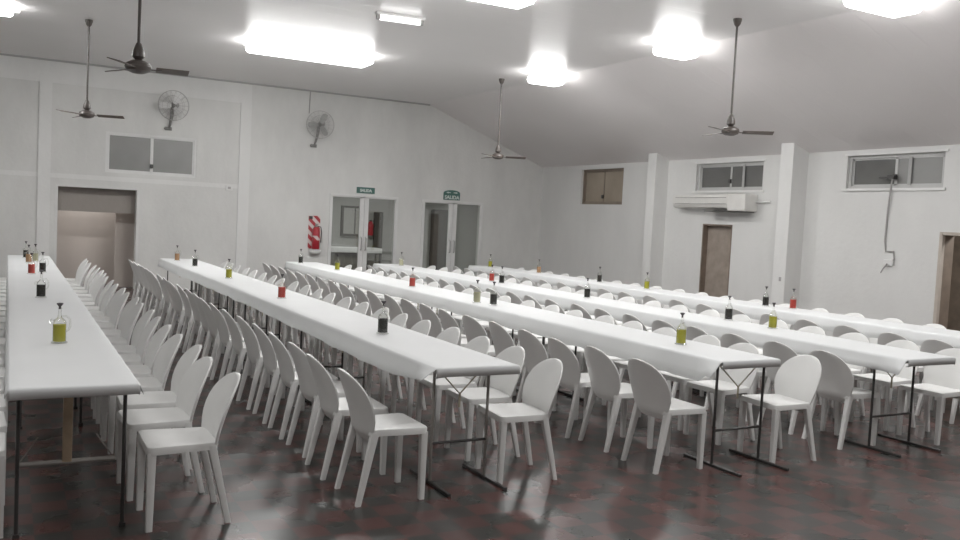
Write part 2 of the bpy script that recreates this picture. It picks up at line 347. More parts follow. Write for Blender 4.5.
# ------------------------------------------------------------------ glazed double doors
def glazed_door(name, x0, x1, zt, lab):
    fw = 0.05
    f = struct(MB().box((x0, YB - 0.03, 0), (x0 + fw, YB + 0.07, zt)).box((x1 - fw, YB - 0.03, 0), (x1, YB + 0.07, zt)).box((x0 + fw, YB - 0.03, zt - fw), (x1 - fw, YB + 0.07, zt)).build(name, M['alu']), lab, 'door')
    xm = (x0 + x1) / 2
    for a, b in ((x0 + fw, xm - 0.005), (xm + 0.005, x1 - fw)):
        s = 0.085
        lf = MB().box((a, YB - 0.01, 0.02), (a + s * (1.2 if a > xm else 0.25), YB + 0.035, zt - fw)).box((b - s * (1.2 if a < xm else 0.25), YB - 0.01, 0.02), (b, YB + 0.035, zt - fw)) \
            .box((a, YB - 0.01, 0.02), (b, YB + 0.035, 0.16)).box((a, YB - 0.01, zt - fw - 0.02), (b, YB + 0.035, zt - fw)).build('door_leaf', M['alu'], f)
        MB().box((a + 0.03, YB + 0.008, 0.1), (b - 0.03, YB + 0.014, zt - fw - 0.03)).build('pane', M['glass'], lf)
        hx = (b - 0.05) if a < xm else (a + 0.05)
        MB().tube([(hx, YB - 0.01, 0.95), (hx, YB - 0.06, 0.97), (hx, YB - 0.06, 1.23), (hx, YB - 0.01, 1.25)], 0.012, 8).build('handle', M['agrey'], lf)
glazed_door('door_2', E1[0], E1[1], E1[3], 'white aluminium double glass door nearer the fire extinguisher')
glazed_door('door_3', E2[0], E2[1], E2[3], 'white aluminium double glass door nearer the right corner')

def exit_sign(x, z, w, h, lab, arch):
    t = thing('exit_sign', lab, 'exit sign', (x, YB, z), 0, 'exit signs above the glazed doors')
    if arch:
        poly = [(-w / 2, 0), (w / 2, 0), (w / 2, h * 0.72)] + [(w / 2 * math.cos(a), h * 0.72 + h * 0.28 * math.sin(a)) for a in [PI * k / 10 for k in range(1, 10)]] + [(-w / 2, h * 0.72)]
        MB().prism(poly, 'Y', -0.025, 0).build('sign_plate', M['sign'], t)
    else:
        MB().box((-w / 2, -0.025, 0), (w / 2, 0, h), 0.004).build('sign_plate', M['sign'], t)
        MB().box((-w / 2 - 0.02, -0.03, h), (w / 2 + 0.02, 0, h + 0.03)).build('top_rail', M['alu'], t)
    c = bpy.data.curves.new('lettering', 'FONT'); c.body = 'SALIDA'; c.size = h * (0.62 if not arch else 0.5); c.align_x = 'CENTER'; c.extrude = 0.002; c.offset = 0.004
    o = bpy.data.objects.new('lettering', c); COL.objects.link(o); o.parent = t; o.location = (0, -0.028, h * (0.26 if not arch else 0.1)); o.rotation_euler = (PI / 2, 0, 0)
    dg = bpy.context.evaluated_depsgraph_get(); me = bpy.data.meshes.new_from_object(o.evaluated_get(dg)); me.name = 'lettering'
    tm = o.matrix_local.copy(); bpy.data.objects.remove(o); bpy.data.curves.remove(c)
    o = bpy.data.objects.new('lettering', me); COL.objects.link(o); o.parent = t; o.location = (0, -0.028, h * (0.26 if not arch else 0.1)); o.rotation_euler = (PI / 2, 0, 0)
    me.materials.clear(); me.materials.append(M['letter'])
    if arch:
        mm = MB()
        for s in (-1, 1):
            mm.prism([(s * 0.04, h * 0.70), (s * 0.10, h * 0.70), (s * 0.10, h * 0.65), (s * 0.16, h * 0.74), (s * 0.10, h * 0.83), (s * 0.10, h * 0.78), (s * 0.04, h * 0.78)], 'Y', -0.028, -0.0255)
        mm.build('arrow_emblem', M['letter'], t)
exit_sign(7.25, 2.26, 0.44, 0.14, 'green flat rectangular exit sign above the left glazed door', False)
exit_sign(9.47, 2.23, 0.44, 0.24, 'green round-topped exit sign above the right glazed door', True)

# ------------------------------------------------------------------ windows
def slide_window(name, lab, axis, u0, u1, z0, z1, frame, panes, mull=0.06, split=0.5):
    """Two sliding panes; axis 'X' lies in the back wall, 'Y' in the right wall."""
    def P(u, d, z): return (u, YB + d, z) if axis == 'X' else (XR + d, u, z)
    f = MB(); e = 0.045
    for a, b, c, d in ((u0, u0 + e, z0, z1), (u1 - e, u1, z0, z1), (u0 + e, u1 - e, z0, z0 + e), (u0 + e, u1 - e, z1 - e, z1)):
        f.box(P(a, 0.02 if axis == 'X' else 0.06, c), P(b, 0.11 if axis == 'X' else 0.16, d))
    f = struct(f.build(name, frame), lab, 'window')
    um = u0 + (u1 - u0) * split
    for i, (a, b) in enumerate(((u0 + e, um), (um, u1 - e))):
        q = 0.03 + 0.02 * i + (0 if axis == 'X' else 0.04)
        s = MB()
        for c, d, g, h in ((a, a + mull / 2, z0 + e, z1 - e), (b - mull / 2, b, z0 + e, z1 - e), (a, b, z0 + e, z0 + e + 0.025), (a, b, z1 - e - 0.025, z1 - e)):
            s.box(P(c, q, g), P(d, q + 0.03, h))
        s = s.build('window_sash', frame, f)
        MB().box(P(a + 0.01, q + 0.012, z0 + e), P(b - 0.01, q + 0.018, z1 - e)).build('pane', panes[i], s)
    MB().box(P(um - 0.03, -0.01 if axis == 'X' else 0.03, z0 + 0.14), P(um + 0.03, 0.035 if axis == 'X' else 0.075, z0 + 0.22), 0.006).build('latch', M['dark'], f)
    return f
slide_window('window_1', 'high sliding window with two grey panes above the open doorway', 'X', *W1, M['alu'], (M['frost'], M['frost']))
w = slide_window('window_2', 'high brown window with beige panes in the far right corner', 'Y', *WR[0], M['brown'], (M['amberp'], M['amberp']))
w3 = slide_window('window_3', 'high sliding window above the long air conditioner', 'Y', *WR[1], M['walu'], (M['night'], M['night']))
w4 = slide_window('window_4', 'high sliding window with a hanging cable, nearest on the right wall', 'Y', *WR[2], M['walu'], (M['frost'], M['night']))
for wn, ys in ((w3, (12.05, 12.95)), (w4, (8.62, 9.16))):   # upright bars of the shutters behind the panes
    for y in ys: MB().box((XR + 0.17, y - 0.025, 2.6), (XR + 0.2, y + 0.025, 3.1)).build('shutter_bar', M['agrey'], wn)
    MB().box((XR + 0.05, ys[0] - 0.004, 2.63), (XR + 0.058, ys[0] + 0.05, 3.06)).build('glazing_bar', M['agrey'], wn)
struct(MB().box((XR + 0.2, 7.9, 2.4), (XR + 0.24, 17.5, 3.2)).build('backdrop_night', M['night']), 'dark night outside the high windows', 'backdrop')
for i, (a, b, c, d) in enumerate(WR[1:]):
    struct(MB().box((XR - 0.03, a - 0.05, c - 0.04), (XR - 0.001, b + 0.05, c)).box((XR - 0.015, a - 0.05, d), (XR - 0.001, b + 0.05, d + 0.035)).build(f'trim_{6 + i}', M['band']), ('pale sill and lintel of the window above the air conditioner', 'pale sill and lintel of the window with the hanging cable')[i], 'trim')

# ------------------------------------------------------------------ doors on the right wall
f = struct(MB().box((XR + 0.12, D1[0], 0), (XR + 0.17, D1[1], D1[3])).build('door_4', M['door']), 'narrow brown door under the air conditioner', 'door')
MB().lathe([(0, 0), (0.03, 0), (0.03, 0.02), (0, 0.03)], 10).xf(Matrix.Translation((XR + 0.12, D1[0] + 0.1, 1.0)) @ Matrix.Rotation(-PI / 2, 4, 'Y')).build('door_knob', M['chrome'], f)
struct(MB().box((XR, D1[0] - 0.002, 0), (XR + 0.12, D1[0] + 0.03, D1[3])).box((XR, D1[1] - 0.03, 0), (XR + 0.12, D1[1], D1[3])).box((XR, D1[0], D1[3] - 0.03), (XR + 0.12, D1[1], D1[3])).build('trim_8', M['brown']), 'brown frame of the narrow door', 'trim')
struct(MB().box((XR - 0.012, D2[1] - 0.015, 0), (XR + 0.05, D2[1] + 0.035, D2[3] + 0.03)).box((XR - 0.012, D2[0] - 0.035, 0), (XR + 0.05, D2[0] + 0.015, D2[3] + 0.03)).box((XR - 0.012, D2[0], D2[3] - 0.015), (XR + 0.05, D2[1], D2[3] + 0.03)).build('trim_9', M['jamb']), 'beige edge of the wide opening at the right edge', 'trim')
struct(MB().box((XR + 0.05, D2[1] - 0.012, 0), (XR + T + 0.02, D2[1] + 0.01, D2[3])).box((XR + 0.05, D2[0] - 0.01, 0), (XR + T + 0.02, D2[0] + 0.012, D2[3])).box((XR + 0.05, D2[0], D2[3] - 0.012), (XR + T + 0.02, D2[1], D2[3])).build('trim_10', M['brown']), 'brown lining inside the wide opening at the right edge', 'trim')
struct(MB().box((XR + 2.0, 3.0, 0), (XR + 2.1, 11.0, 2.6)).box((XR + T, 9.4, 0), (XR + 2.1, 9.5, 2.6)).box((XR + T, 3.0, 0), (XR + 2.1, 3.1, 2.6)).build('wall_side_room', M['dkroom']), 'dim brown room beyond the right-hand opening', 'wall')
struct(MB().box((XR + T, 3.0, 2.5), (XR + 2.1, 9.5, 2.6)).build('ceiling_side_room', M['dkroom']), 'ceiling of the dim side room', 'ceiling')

# ------------------------------------------------------------------ air conditioner over the narrow door
t = thing('mounted_air_conditioner', 'long white ceiling-type air conditioner on right wall above the narrow door', 'air conditioner', (XR - 0.003, 12.62, 2.2))
prof = [(-0.30, 0.22), (-0.30, 0.10), (-0.275, 0.03), (-0.2, 0.0), (0, -0.0), (0, 0.30), (-0.2, 0.30), (-0.27, 0.28)]
m = MB().prism([(x, z) for x, z in prof], 'Y', -0.55, 1.05)
bmesh.ops.scale(m.bm, vec=(0.8, 1, 0.85), space=Matrix.Translation((0, 0, -0.15)), verts=[v for v in m.bm.verts if v.co.y > 1.0])
m.build('long_casing', M['ac'], t)
MB().box((-0.32, -1.0, -0.03), (0, -0.55, 0.29), 0.02).build('end_box', M['ac'], t)
MB().box((-0.303, -0.5, 0.215), (-0.299, 0.9, 0.222)).box((-0.303, -0.5, 0.10), (-0.297, 0.9, 0.106)).build('louvre_slot', M['acd'], t)
MB().box((-0.27, -0.95, -0.045), (-0.02, 0.1, -0.03)).build('underside_tray', M['acd'], t)
MB().tube([(-0.05, -1.0, 0.15), (-0.05, -1.15, 0.15), (-0.03, -1.32, 0.155)], 0.016, 8).build('pipe', M['alu'], t)

# cable with socket below window 4, small fittings on the back wall
pts = [(XR - 0.03, 8.87, 2.72), (XR - 0.05, 8.87, 2.62), (XR - 0.02, 8.92, 2.2), (XR - 0.02, 8.93, 1.75), (XR - 0.02, 8.90, 1.60), (XR - 0.025, 8.76, 1.60), (XR - 0.025, 8.74, 1.48), (XR - 0.025, 8.80, 1.45)]
tag(MB().tube(pts, 0.014, 6).build('hanging_cable', M['cable']), 'grey cable hanging from the nearest right-hand window down to a socket', 'cable')
t = thing('wall_socket', 'small white socket box on right wall at the cable end', 'socket', (XR, 8.84, 1.38))
MB().box((-0.045, -0.09, 0), (0, 0.07, 0.09), 0.006).build('socket_box', M['alu'], t)
MB().tube([(-0.05, 0, 0.03), (-0.06, 0.06, -0.06), (-0.05, 0.1, -0.12)], 0.01, 6).build('loose_wire', M['cable'], t)
t = thing('cable_bracket', 'small dark bracket at the middle of the nearest right-hand window', 'bracket', (XR, 8.9, 2.72))
MB().box((-0.05, -0.06, 0.0), (0.05, 0.06, 0.06), 0.008).box((-0.05, 0.06, 0.01), (0.04, 0.2, 0.035)).build('bracket_body', M['dark'], t)
t = thing('wall_socket', 'small white wall box on back wall left of the tall pilaster', 'socket', (4.15, YB, 2.14))
MB().box((-0.07, -0.035, 0), (0.07, 0, 0.11), 0.006).build('socket_box', M['alu'], t)
MB().box((-0.03, -0.04, 0.03), (0.03, -0.035, 0.08)).build('socket_face', M['cable'], t)

# ------------------------------------------------------------------ fire extinguisher and striped plate
t = thing('extinguisher_plate', 'red and white diagonally striped plate on the back wall', 'sign', (6.06, YB, 0.95))
MB().box((-0.135, -0.012, 0.0), (0.135, 0, 0.74), 0.003).build('striped_plate', M['stripe'], t)
MB().box((-0.125, -0.016, 0.66), (-0.045, -0.012, 0.73)).build('corner_mark', M['dark'], t)
t = thing('fire_extinguisher', 'red extinguisher hanging in front of the striped plate on back wall', 'fire extinguisher', (6.07, YB - 0.122, 0.945))
MB().lathe([(0, 0), (0.08, 0), (0.088, 0.02), (0.088, 0.40), (0.06, 0.48), (0.03, 0.50), (0, 0.50)], 16).build('cylinder_body', M['extred'], t, smooth=True)
MB().lathe([(0.0885, 0.2), (0.0895, 0.2), (0.0895, 0.3), (0.0885, 0.3)], 16).build('paper_band', M['stripe'], t)
MB().box((-0.02, -0.03, 0.5), (0.02, 0.03, 0.55)).box((-0.015, -0.11, 0.55), (0.015, 0.03, 0.57)).build('valve_handle', M['chrome'], t)
MB().tube([(0.02, 0, 0.52), (0.10, -0.02, 0.50), (0.12, -0.03, 0.38), (0.105, -0.03, 0.15)], 0.011, 6).build('hose', M['rubber'], t)
MB().box((-0.03, 0.085, 0.35), (0.03, 0.1, 0.45)).build('wall_hook', M['chrome'], t)
tag(MB().lathe([(0, 0), (0.1, 0.0), (0.13, 0.035), (0.13, 0.09), (0.11, 0.09), (0.1, 0.04), (0, 0.03)], 16).xf(Matrix.Scale(0.62, 4, Vector((0, 1, 0)))).build('wall_bracket_cup', M['alu'], loc=(6.08, YB - 0.085, 0.84)), 'white cup bracket on the back wall below the striped plate', 'bracket')

# ------------------------------------------------------------------ wall fans
def wall_fan(x, zc, lab, metal, yaw, bm):
    t = thing('wall_fan', lab, 'fan', (x, YB, zc), 0, 'caged fans high on the back wall')
    rot = Matrix.Translation((0.0, -0.30, 0)) @ Matrix.Rotation(yaw, 4, 'Z') @ Matrix.Rotation(R(10), 4, 'X')
    c = MB(); Rr = 0.30
    for rr, d in ((Rr, 0.0), (Rr, -0.06), (0.2, -0.115), (0.1, -0.13), (0.2, 0.05)):
        c.tube([(rr * math.cos(2 * PI * k / 28), d, rr * math.sin(2 * PI * k / 28)) for k in range(29)], 0.005 if rr == Rr else 0.003, 5, cap=False)
    for k in range(18):
        a = 2 * PI * k / 18; ca, sa = math.cos(a), math.sin(a)
        c.tube([(0.05 * ca, -0.135, 0.05 * sa), (0.2 * ca, -0.115, 0.2 * sa), (Rr * ca, -0.06, Rr * sa), (Rr * ca, 0.0, Rr * sa), (0.2 * ca, 0.05, 0.2 * sa), (0.07 * ca, 0.07, 0.07 * sa)], 0.0025, 4)
    c.xf(rot).build('guard_cage', M['cage'], t)
    MB().lathe([(0, -0.02), (0.05, 0), (0.075, 0.05), (0.075, 0.15), (0.05, 0.19), (0, 0.2)], 16).xf(rot @ Matrix.Translation((0, 0.02, 0)) @ Matrix.Rotation(-PI / 2, 4, 'X')).build('motor', metal, t, smooth=True)
    for k in range(3):
        a = 2 * PI * k / 3 + 0.95
        b = MB().prism([(0.04, -0.035), (0.15, -0.085), (0.26, -0.07), (0.275, 0.0), (0.24, 0.05), (0.12, 0.06), (0.04, 0.03)], 'Y', -0.004, 0.004)
        b.xf(rot @ Matrix.Translation((0, -0.04, 0)) @ Matrix.Rotation(a, 4, 'Y') @ Matrix.Rotation(R(24), 4, 'X')).build('blade', bm, t)
    MB().tube([(0, -0.17, 0.02), (-0.01, -0.15, -0.2), (-0.03, -0.1, -0.36), (-0.04, -0.03, -0.44)], [0.04, 0.035, 0.024, 0.02], 8).build('support_arm', metal, t)
    MB().box((-0.12, -0.03, -0.49), (0.02, 0, -0.42), 0.006).box((-0.14, -0.09, -0.475), (-0.05, -0.03, -0.44), 0.006).build('wall_plate', metal, t)
    return t
wall_fan(2.93, 3.79, 'caged wall fan with dark bracket above the grey high window', M['fgrey'], R(-20), M['housing'])
wall_fan(6.02, 3.70, 'grey caged wall fan high above the fire extinguisher', M['fgrey'], R(-28), M['fgrey2'])
tag(MB().tube([(5.84, YB - 0.02, 3.95), (5.85, YB - 0.02, ZC)], 0.012, 6).build('conduit', M['cable']), 'thin grey conduit from ceiling to the right wall fan', 'conduit')

# ------------------------------------------------------------------ ceiling fans
FANG = 'long-stemmed ceiling fans'
def ceiling_fan(x, y, zb, rot, lab, ztop=ZC, blade=0.53, bm=None):
    t = thing('ceiling_fan', lab, 'fan', (x, y, zb), rot, FANG)
    H = ztop - zb
    MB().lathe([(0.0, H), (0.055, H), (0.055, H - 0.02), (0.04, H - 0.07), (0.018, H - 0.10), (0, H - 0.10)], 14).build('ceiling_cup', M['fan'], t, smooth=True)
    MB().tube([(0, 0, 0.10), (0, 0, H - 0.06)], 0.014, 8).build('down_rod', M['fan'], t, smooth=True)
    MB().lathe([(0, 0.22), (0.022, 0.22), (0.05, 0.15), (0.055, 0.10), (0.025, 0.07), (0.03, 0.055), (0, 0.055)], 14).build('rod_bell', M['fan'], t, smooth=True)
    MB().lathe([(0, 0.07), (0.06, 0.065), (0.105, 0.04), (0.115, 0.01), (0.10, -0.025), (0.05, -0.045), (0, -0.05)], 18).build('motor_housing', M['fan'], t, smooth=True)
    for k in range(3):
        a = 2 * PI * k / 3
        b = MB().box((0.15, -0.055, -0.004), (blade, 0.055, 0.004), 0.003, 1)
        for v in b.bm.verts:
            if v.co.x > 0.4: v.co.y *= 1.15
        b.xf(Matrix.Rotation(a, 4, 'Z') @ Matrix.Rotation(R(-13), 4, 'X'))
        b = b.build('blade', bm or M['blade'], t)
        MB().box((0.08, -0.02, -0.008), (0.2, 0.02, 0.0)).xf(Matrix.Rotation(a, 4, 'Z')).build('blade_iron', M['fan'], b)
ceiling_fan(1.02, 14.45, 3.05, R(-18), 'brown ceiling fan hanging farthest left, above the far end of leftmost table')
ceiling_fan(1.0, 8.38, 2.96, R(-4), 'brown ceiling fan with broad blades hanging nearest the camera', blade=0.43)
ceiling_fan(8.17, 14.5, 2.99, R(-28), 'thin ceiling fan in front of the far right corner')
ceiling_fan(8.05, 8.31, 3.04, R(-38), 'dark ceiling fan hanging in front of the right wall columns')

# ------------------------------------------------------------------ ceiling lights
LG = 'fluorescent ceiling lights'
def ceiling_light(x, y, lx, ly, lab, h=0.17, z=ZC):
    t = thing('ceiling_light', lab, 'ceiling light', (x, y, z), 0, LG)
    MB().box((-lx / 2 + 0.1, -ly / 2 + 0.1, -0.03), (lx / 2 - 0.1, ly / 2 - 0.1, -0.001)).build('housing', M['housing'], t)
    if z < ZC - 0.05:
        for s in (-1, 1): MB().tube([(s * lx * 0.25, 0, -0.01), (s * lx * 0.25, 0, ZC - z)], 0.008, 6).build('hanger_rod', M['housing'], t)
    MB().box((-lx / 2, -ly / 2, -h), (lx / 2, ly / 2, -0.006), min(0.12, h * 0.44), 5).build('glare_body', M['lamp'], t, smooth=True)  # glowing body widened to imitate the glare around the tubes
    for s in (-1, 1):
        MB().lathe([(0, 0), (0.02, 0), (0.02, 0.09), (0, 0.09)], 8).xf(Matrix.Translation((s * (lx / 2 - 0.01), 0, -h * 0.55)) @ Matrix.Rotation(s * PI / 2, 4, 'Y')).build('end_cap', M['housing'], t)
ceiling_light(4.36, 14.2, 2.05, 0.55, 'large bright ceiling light near the back wall, left of centre', 0.17)
ceiling_light(4.62, 9.08, 1.6, 0.4, 'bright ceiling light cut by the top edge of the photo', 0.13)
ceiling_light(-0.75, 14.2, 1.55, 0.45, 'bright ceiling light in the top left corner of the photo', 0.13)
ceiling_light(8.40, 13.3, 0.62, 0.36, 'smaller bright ceiling light beyond the far thin ceiling fan', 0.15, 4.40)
ceiling_light(8.40, 9.85, 0.62, 0.36, 'bright ceiling light just left of the dark right-hand fan', 0.15, 4.40)
ceiling_light(8.30, 6.40, 0.86, 0.40, 'bright ceiling light at the top right corner of the photo', 0.15, 4.40)
t = thing('ceiling_tube_light', 'short slim fluorescent tube light between the two larger ceiling lights', 'ceiling light', (4.58, 10.98, ZC), R(-6), 'fluorescent tube')
MB().box((-0.34, -0.05, -0.04), (0.34, 0.05, -0.001), 0.005).build('housing', M['housing'], t)
MB().tube([(-0.28, 0, -0.075), (0.28, 0, -0.075)], 0.032, 10).build('tube', M['lamps'], t)
for s in (-1, 1): MB().box((s * 0.28, -0.03, -0.1), (s * 0.33, 0.03, -0.03), 0.004).build('end_cap', M['cable'], t)

def area(x, y, z, sx_, sy_, e, name):
    l = bpy.data.lights.new(name, 'AREA'); l.shape = 'RECTANGLE'; l.size = sx_; l.size_y = sy_; l.energy = e; l.color = (1, 0.99, 0.978)
    o = bpy.data.objects.new(name, l); COL.objects.link(o); o.location = (x, y, z); return o
for x, y, z, l, e in ((4.36, 14.2, ZC - 0.185, 1.9, 45), (4.62, 9.08, ZC - 0.145, 1.3, 40), (-0.75, 14.2, ZC - 0.145, 1.3, 30), (8.40, 13.3, 4.235, 0.5, 42), (8.40, 9.85, 4.235, 0.5, 45), (8.30, 6.40, 4.235, 0.7, 42)):
    area(x, y, z, l, 0.3, e, 'lamp')
for x, y in ((-0.6, 5.0), (4.6, 4.0), (-0.6, 0.5), (4.6, 0.0), (8.6, 2.6)):
    area(x, y, ZC - 0.12, 1.6, 0.3, 48 if x < 0 else 60, 'lamp')
area(8.0, YB + 2.2, 2.65, 1.2, 0.3, 45, 'lamp'); area(11.4, YB + 2.0, 2.65, 1.2, 0.3, 30, 'lamp')  # added fill lights for the annex, no fixture belongs to them
area(1.4, YB + 0.8, 2.45, 0.6, 0.15, 14, 'lamp'); area(XR + 1.1, 7.2, 2.45, 0.6, 0.3, 40, 'lamp')  # added fill lights brighten doorway recess and side room, no fixtures there

# ------------------------------------------------------------------ chairs
def back_outline(v):
    hw = 0.228
    if v > 0.52: return hw * max(0.0, 1 - ((v - 0.52) / 0.48) ** 2.2) ** (1 / 2.2)
    if v < 0.12: return 0.105 + 0.075 * math.sqrt(max(0, 1 - ((0.12 - v) / 0.12) ** 2))
    k = (v - 0.12) / 0.40
    return 0.180 + (hw - 0.180) * math.sin(k * PI / 2)
def make_chair():
    """Faces +X. Origin on the floor under the seat."""
    t = thing('dining_chair', 'white plastic chair', 'chair')
    # seat: rounded square shell with a low apron
    m = MB(); prof = []
    cx, hx, hy, rc = 0.0, 0.208, 0.212, 0.035
    for sx_, sy_, a0 in ((1, 1, 0), (-1, 1, 90), (-1, -1, 180), (1, -1, 270)):
        for k in range(5):
            a = R(a0 + 22.5 * k); prof.append(((hx - rc if sx_ > 0 else -0.168 + rc) + rc * math.cos(a), sy_ * ((hy - rc) - (0.022 if sx_ < 0 else 0)) + rc * math.sin(a)))
    def ring(sc, z): return [m.bm.verts.new((x * sc + 0.0, y * sc, z)) for x, y in prof]
    rings = [ring(0.90, 0.425), ring(1.0, 0.418), ring(1.0, 0.450), ring(0.985, 0.458), ring(0.93, 0.460), ring(0.5, 0.453)]
    n = len(prof)
    for a, b in zip(rings, rings[1:]):
        for k in range(n): m.bm.faces.new((a[k], a[(k + 1) % n], b[(k + 1) % n], b[k]))
    m.bm.faces.new(rings[-1]); m.bm.faces.new(rings[0][::-1])
    m.build('seat', M['plastic'], t, smooth=True)
    # backrest: one oval shell, hollowed towards the sitter
    m = MB(); vs = [0, 0.008, 0.025, 0.05, 0.08, 0.12, 0.2, 0.32, 0.44, 0.54, 0.64, 0.73, 0.81, 0.88, 0.93, 0.965, 0.987, 0.998]
    us = [-1, -0.9, -0.65, -0.35, 0, 0.35, 0.65, 0.9, 1]
    front, rear = [], []
    for v in vs:
        w = back_outline(v); z = 0.375 + 0.43 * v
        xb = -0.180 - 0.125 * max(0.0, (v - 0.1) / 0.9) ** 1.35 + 0.03 * max(0.0, 0.12 - v) / 0.12
        fr, rr = [], []
        for u in us:
            y = u * w; c = 0.045 * (y / 0.222) ** 2
            th = 0.011 * (1 - 0.55 * abs(u) ** 4)
            fr.append(m.bm.verts.new((xb + c + th, y, z))); rr.append(m.bm.verts.new((xb + c - th, y, z)))
        front.append(fr); rear.append(rr)
    nu = len(us)
    for g, fl in ((front, 1), (rear, -1)):
        for a, b in zip(g, g[1:]):
            for k in range(nu - 1):
                q = (a[k], a[k + 1], b[k + 1], b[k]); m.bm.faces.new(q if fl > 0 else q[::-1])
    for i in range(len(vs) - 1):
        for k in (0, nu - 1): m.bm.faces.new((front[i][k], front[i + 1][k], rear[i + 1][k], rear[i][k]))
    for i in (0, len(vs) - 1):
        for k in range(nu - 1): m.bm.faces.new((front[i][k], front[i][k + 1], rear[i][k + 1], rear[i][k]))
    m.build('backrest', M['plastic'], t, smooth=True)
    for s in (-1, 1):
        MB().post((0.186, s * 0.186, 0.0), (0.182, s * 0.186, 0.43), 0.034, 0.046).build('leg', M['plastic'], t, smooth=True)
        MB().post((-0.232, s * 0.186, 0.0), (-0.134, s * 0.168, 0.44), 0.032, 0.046).build('leg', M['plastic'], t, smooth=True)
    return t

proto = make_chair(); used = [False]
def place_chair(x, y, rz, label, group):
    if not used[0]:
        used[0] = True; proto.location = (x, y, 0); proto.rotation_euler = (0, 0, rz); proto['label'] = label; proto['group'] = group; return proto
    return dup(proto, (x, y, 0), rz, label, group)

ROWN = ['leftmost table row', 'second table row', 'middle table row', 'fourth table row', 'rightmost table row']
# row index, side, root X, list of first measured Y values, spacing after that
SIDES = [
    (0, 'left', -0.195, [5.2], 0.53), (0, 'right', 0.86, [5.03, 5.60], 0.54),
    (1, 'left', 2.115, [5.03, 5.59, 6.17, 6.70], 0.535), (1, 'right', 3.17, [5.12, 5.70, 6.25, 6.80], 0.535),
    (2, 'left', 4.36, [4.97, 5.57, 6.03, 6.59, 7.16], 0.53), (2, 'right', 5.40, [4.86, 5.47, 5.98, 6.51, 7.05, 7.52], 0.54),
    (3, 'left', 6.37, [5.02, 5.56, 6.07, 6.58], 0.53), (3, 'right', 7.35, [4.84], 0.53),
    (4, 'left', 8.40, [5.36, 5.86, 6.44, 6.98], 0.56), (4, 'right', 9.40, [5.3], 0.56),
]
Y_END = 16.1
rnd = random.Random(11)
for ri, side, x, ys, sp in SIDES:
    ys = list(ys)
    while ys[-1] + sp < Y_END: ys.append(ys[-1] + sp)
    nn = len(ys)
    for i, y in enumerate(ys):
        jx, jy, jr = ({(0, 'right'): 0.02, (1, 'right'): -0.04}.get((ri, side), 0), 0, 0) if i == 0 else (rnd.uniform(-0.025, 0.025), rnd.uniform(-0.012, 0.012), rnd.uniform(-3.0, 3.0))
        if (ri, side) == (1, 'right'): jr -= 3
        if (ri, side) in ((1, 'right'), (2, 'right')) and i == 0: jr = -5
        rz = R(jr) + (0 if side == 'left' else PI)
        if i == 0: lab = f'white plastic oval-back chair nearest the camera on {side} side of the {ROWN[ri]}'
        elif i == nn - 1: lab = f'white plastic oval-back chair at far end of {side} side of the {ROWN[ri]}'
        else: lab = f'white plastic oval-back chair, {ORD[i + 1]} from the near end, {side} side of {ROWN[ri]}'
        place_chair(x + jx, y + jy, rz, lab, f'white chairs along the {side} side of the {ROWN[ri]}')

# ------------------------------------------------------------------ tables
# x of the left edge, width, near end, far end, leg inset at the near end
ROWS = [(0.02, 0.60, 4.82, 16.25, 0.16), (2.39, 0.60, 4.90, 16.25, 0.21), (4.63, 0.58, 4.72, 16.1, 0.08), (6.38, 0.60, 4.46, 16.1, 0.31), (8.57, 0.60, 4.45, 16.2, 0.30)]
TOPZ = 0.808
def make_table(L, Wd, inset, post, legm='dark', near_in=0.09, far_in=0.09):
    """Trestle folding table, origin on the floor at the near end, centre line."""
    t = thing('folding_table', 'folding table', 'table')
    MB().box((-Wd / 2, 0, TOPZ - 0.032), (Wd / 2, L - 0.01, TOPZ), 0.004).build('tabletop', M['board'], t)
    for yy, d in ((inset, 1), (L - 0.30, -1)):
        for s in (-1, 1):
            lx = s * (Wd / 2 - (near_in if d == 1 else far_in))
            l = MB().tube([(lx, yy, 0.02), (lx, yy, TOPZ - 0.032)], 0.0105, 8).build('leg', M[legm], t, smooth=True)
            if not post:
                MB().box((lx - 0.012, yy - 0.30, 0), (lx + 0.012, yy + 0.30, 0.02), 0.003).build('foot_bar', M['dark'], l)
            else:
                MB().box((lx - 0.016, yy - 0.016, 0), (lx + 0.016, yy + 0.016, 0.02)).build('foot_cap', M['dark'], l)
        x0 = Wd / 2 - (near_in if d == 1 else far_in)
        if post and d == 1 and inset < 0.2: yy = inset + 0.40
        MB().tube([(-x0, yy, 0.27), (x0, yy, 0.27)], 0.015 if post else 0.010, 8).build('stretcher', M['bar'] if post else M['dark'], t)
        if post:
            MB().box((-0.025, yy - 0.015, 0.27), (0.025, yy + 0.015, TOPZ - 0.033), 0.003).build('centre_post', M['wood'], t)
            for s in (-1, 1): MB().tube([(s * 0.15, yy, 0.42), (s * (x0 - 0.02), yy, 0.29)], 0.004, 5).build('brace', M['bar'], t)
        else:
            for s in (-1, 1): MB().tube([(0, yy + 0.02, TOPZ - 0.22), (s * (x0 - 0.02), yy + 0.02, TOPZ - 0.034)], 0.005, 6).build('brace', M['brace'], t)
            MB().tube([(0, yy + 0.02, TOPZ - 0.31), (0, yy + 0.02, TOPZ - 0.21)], 0.008, 6).build('brace_link', M['brace'], t)
    return t
POSN = ['nearest', 'second', 'third', 'farthest']
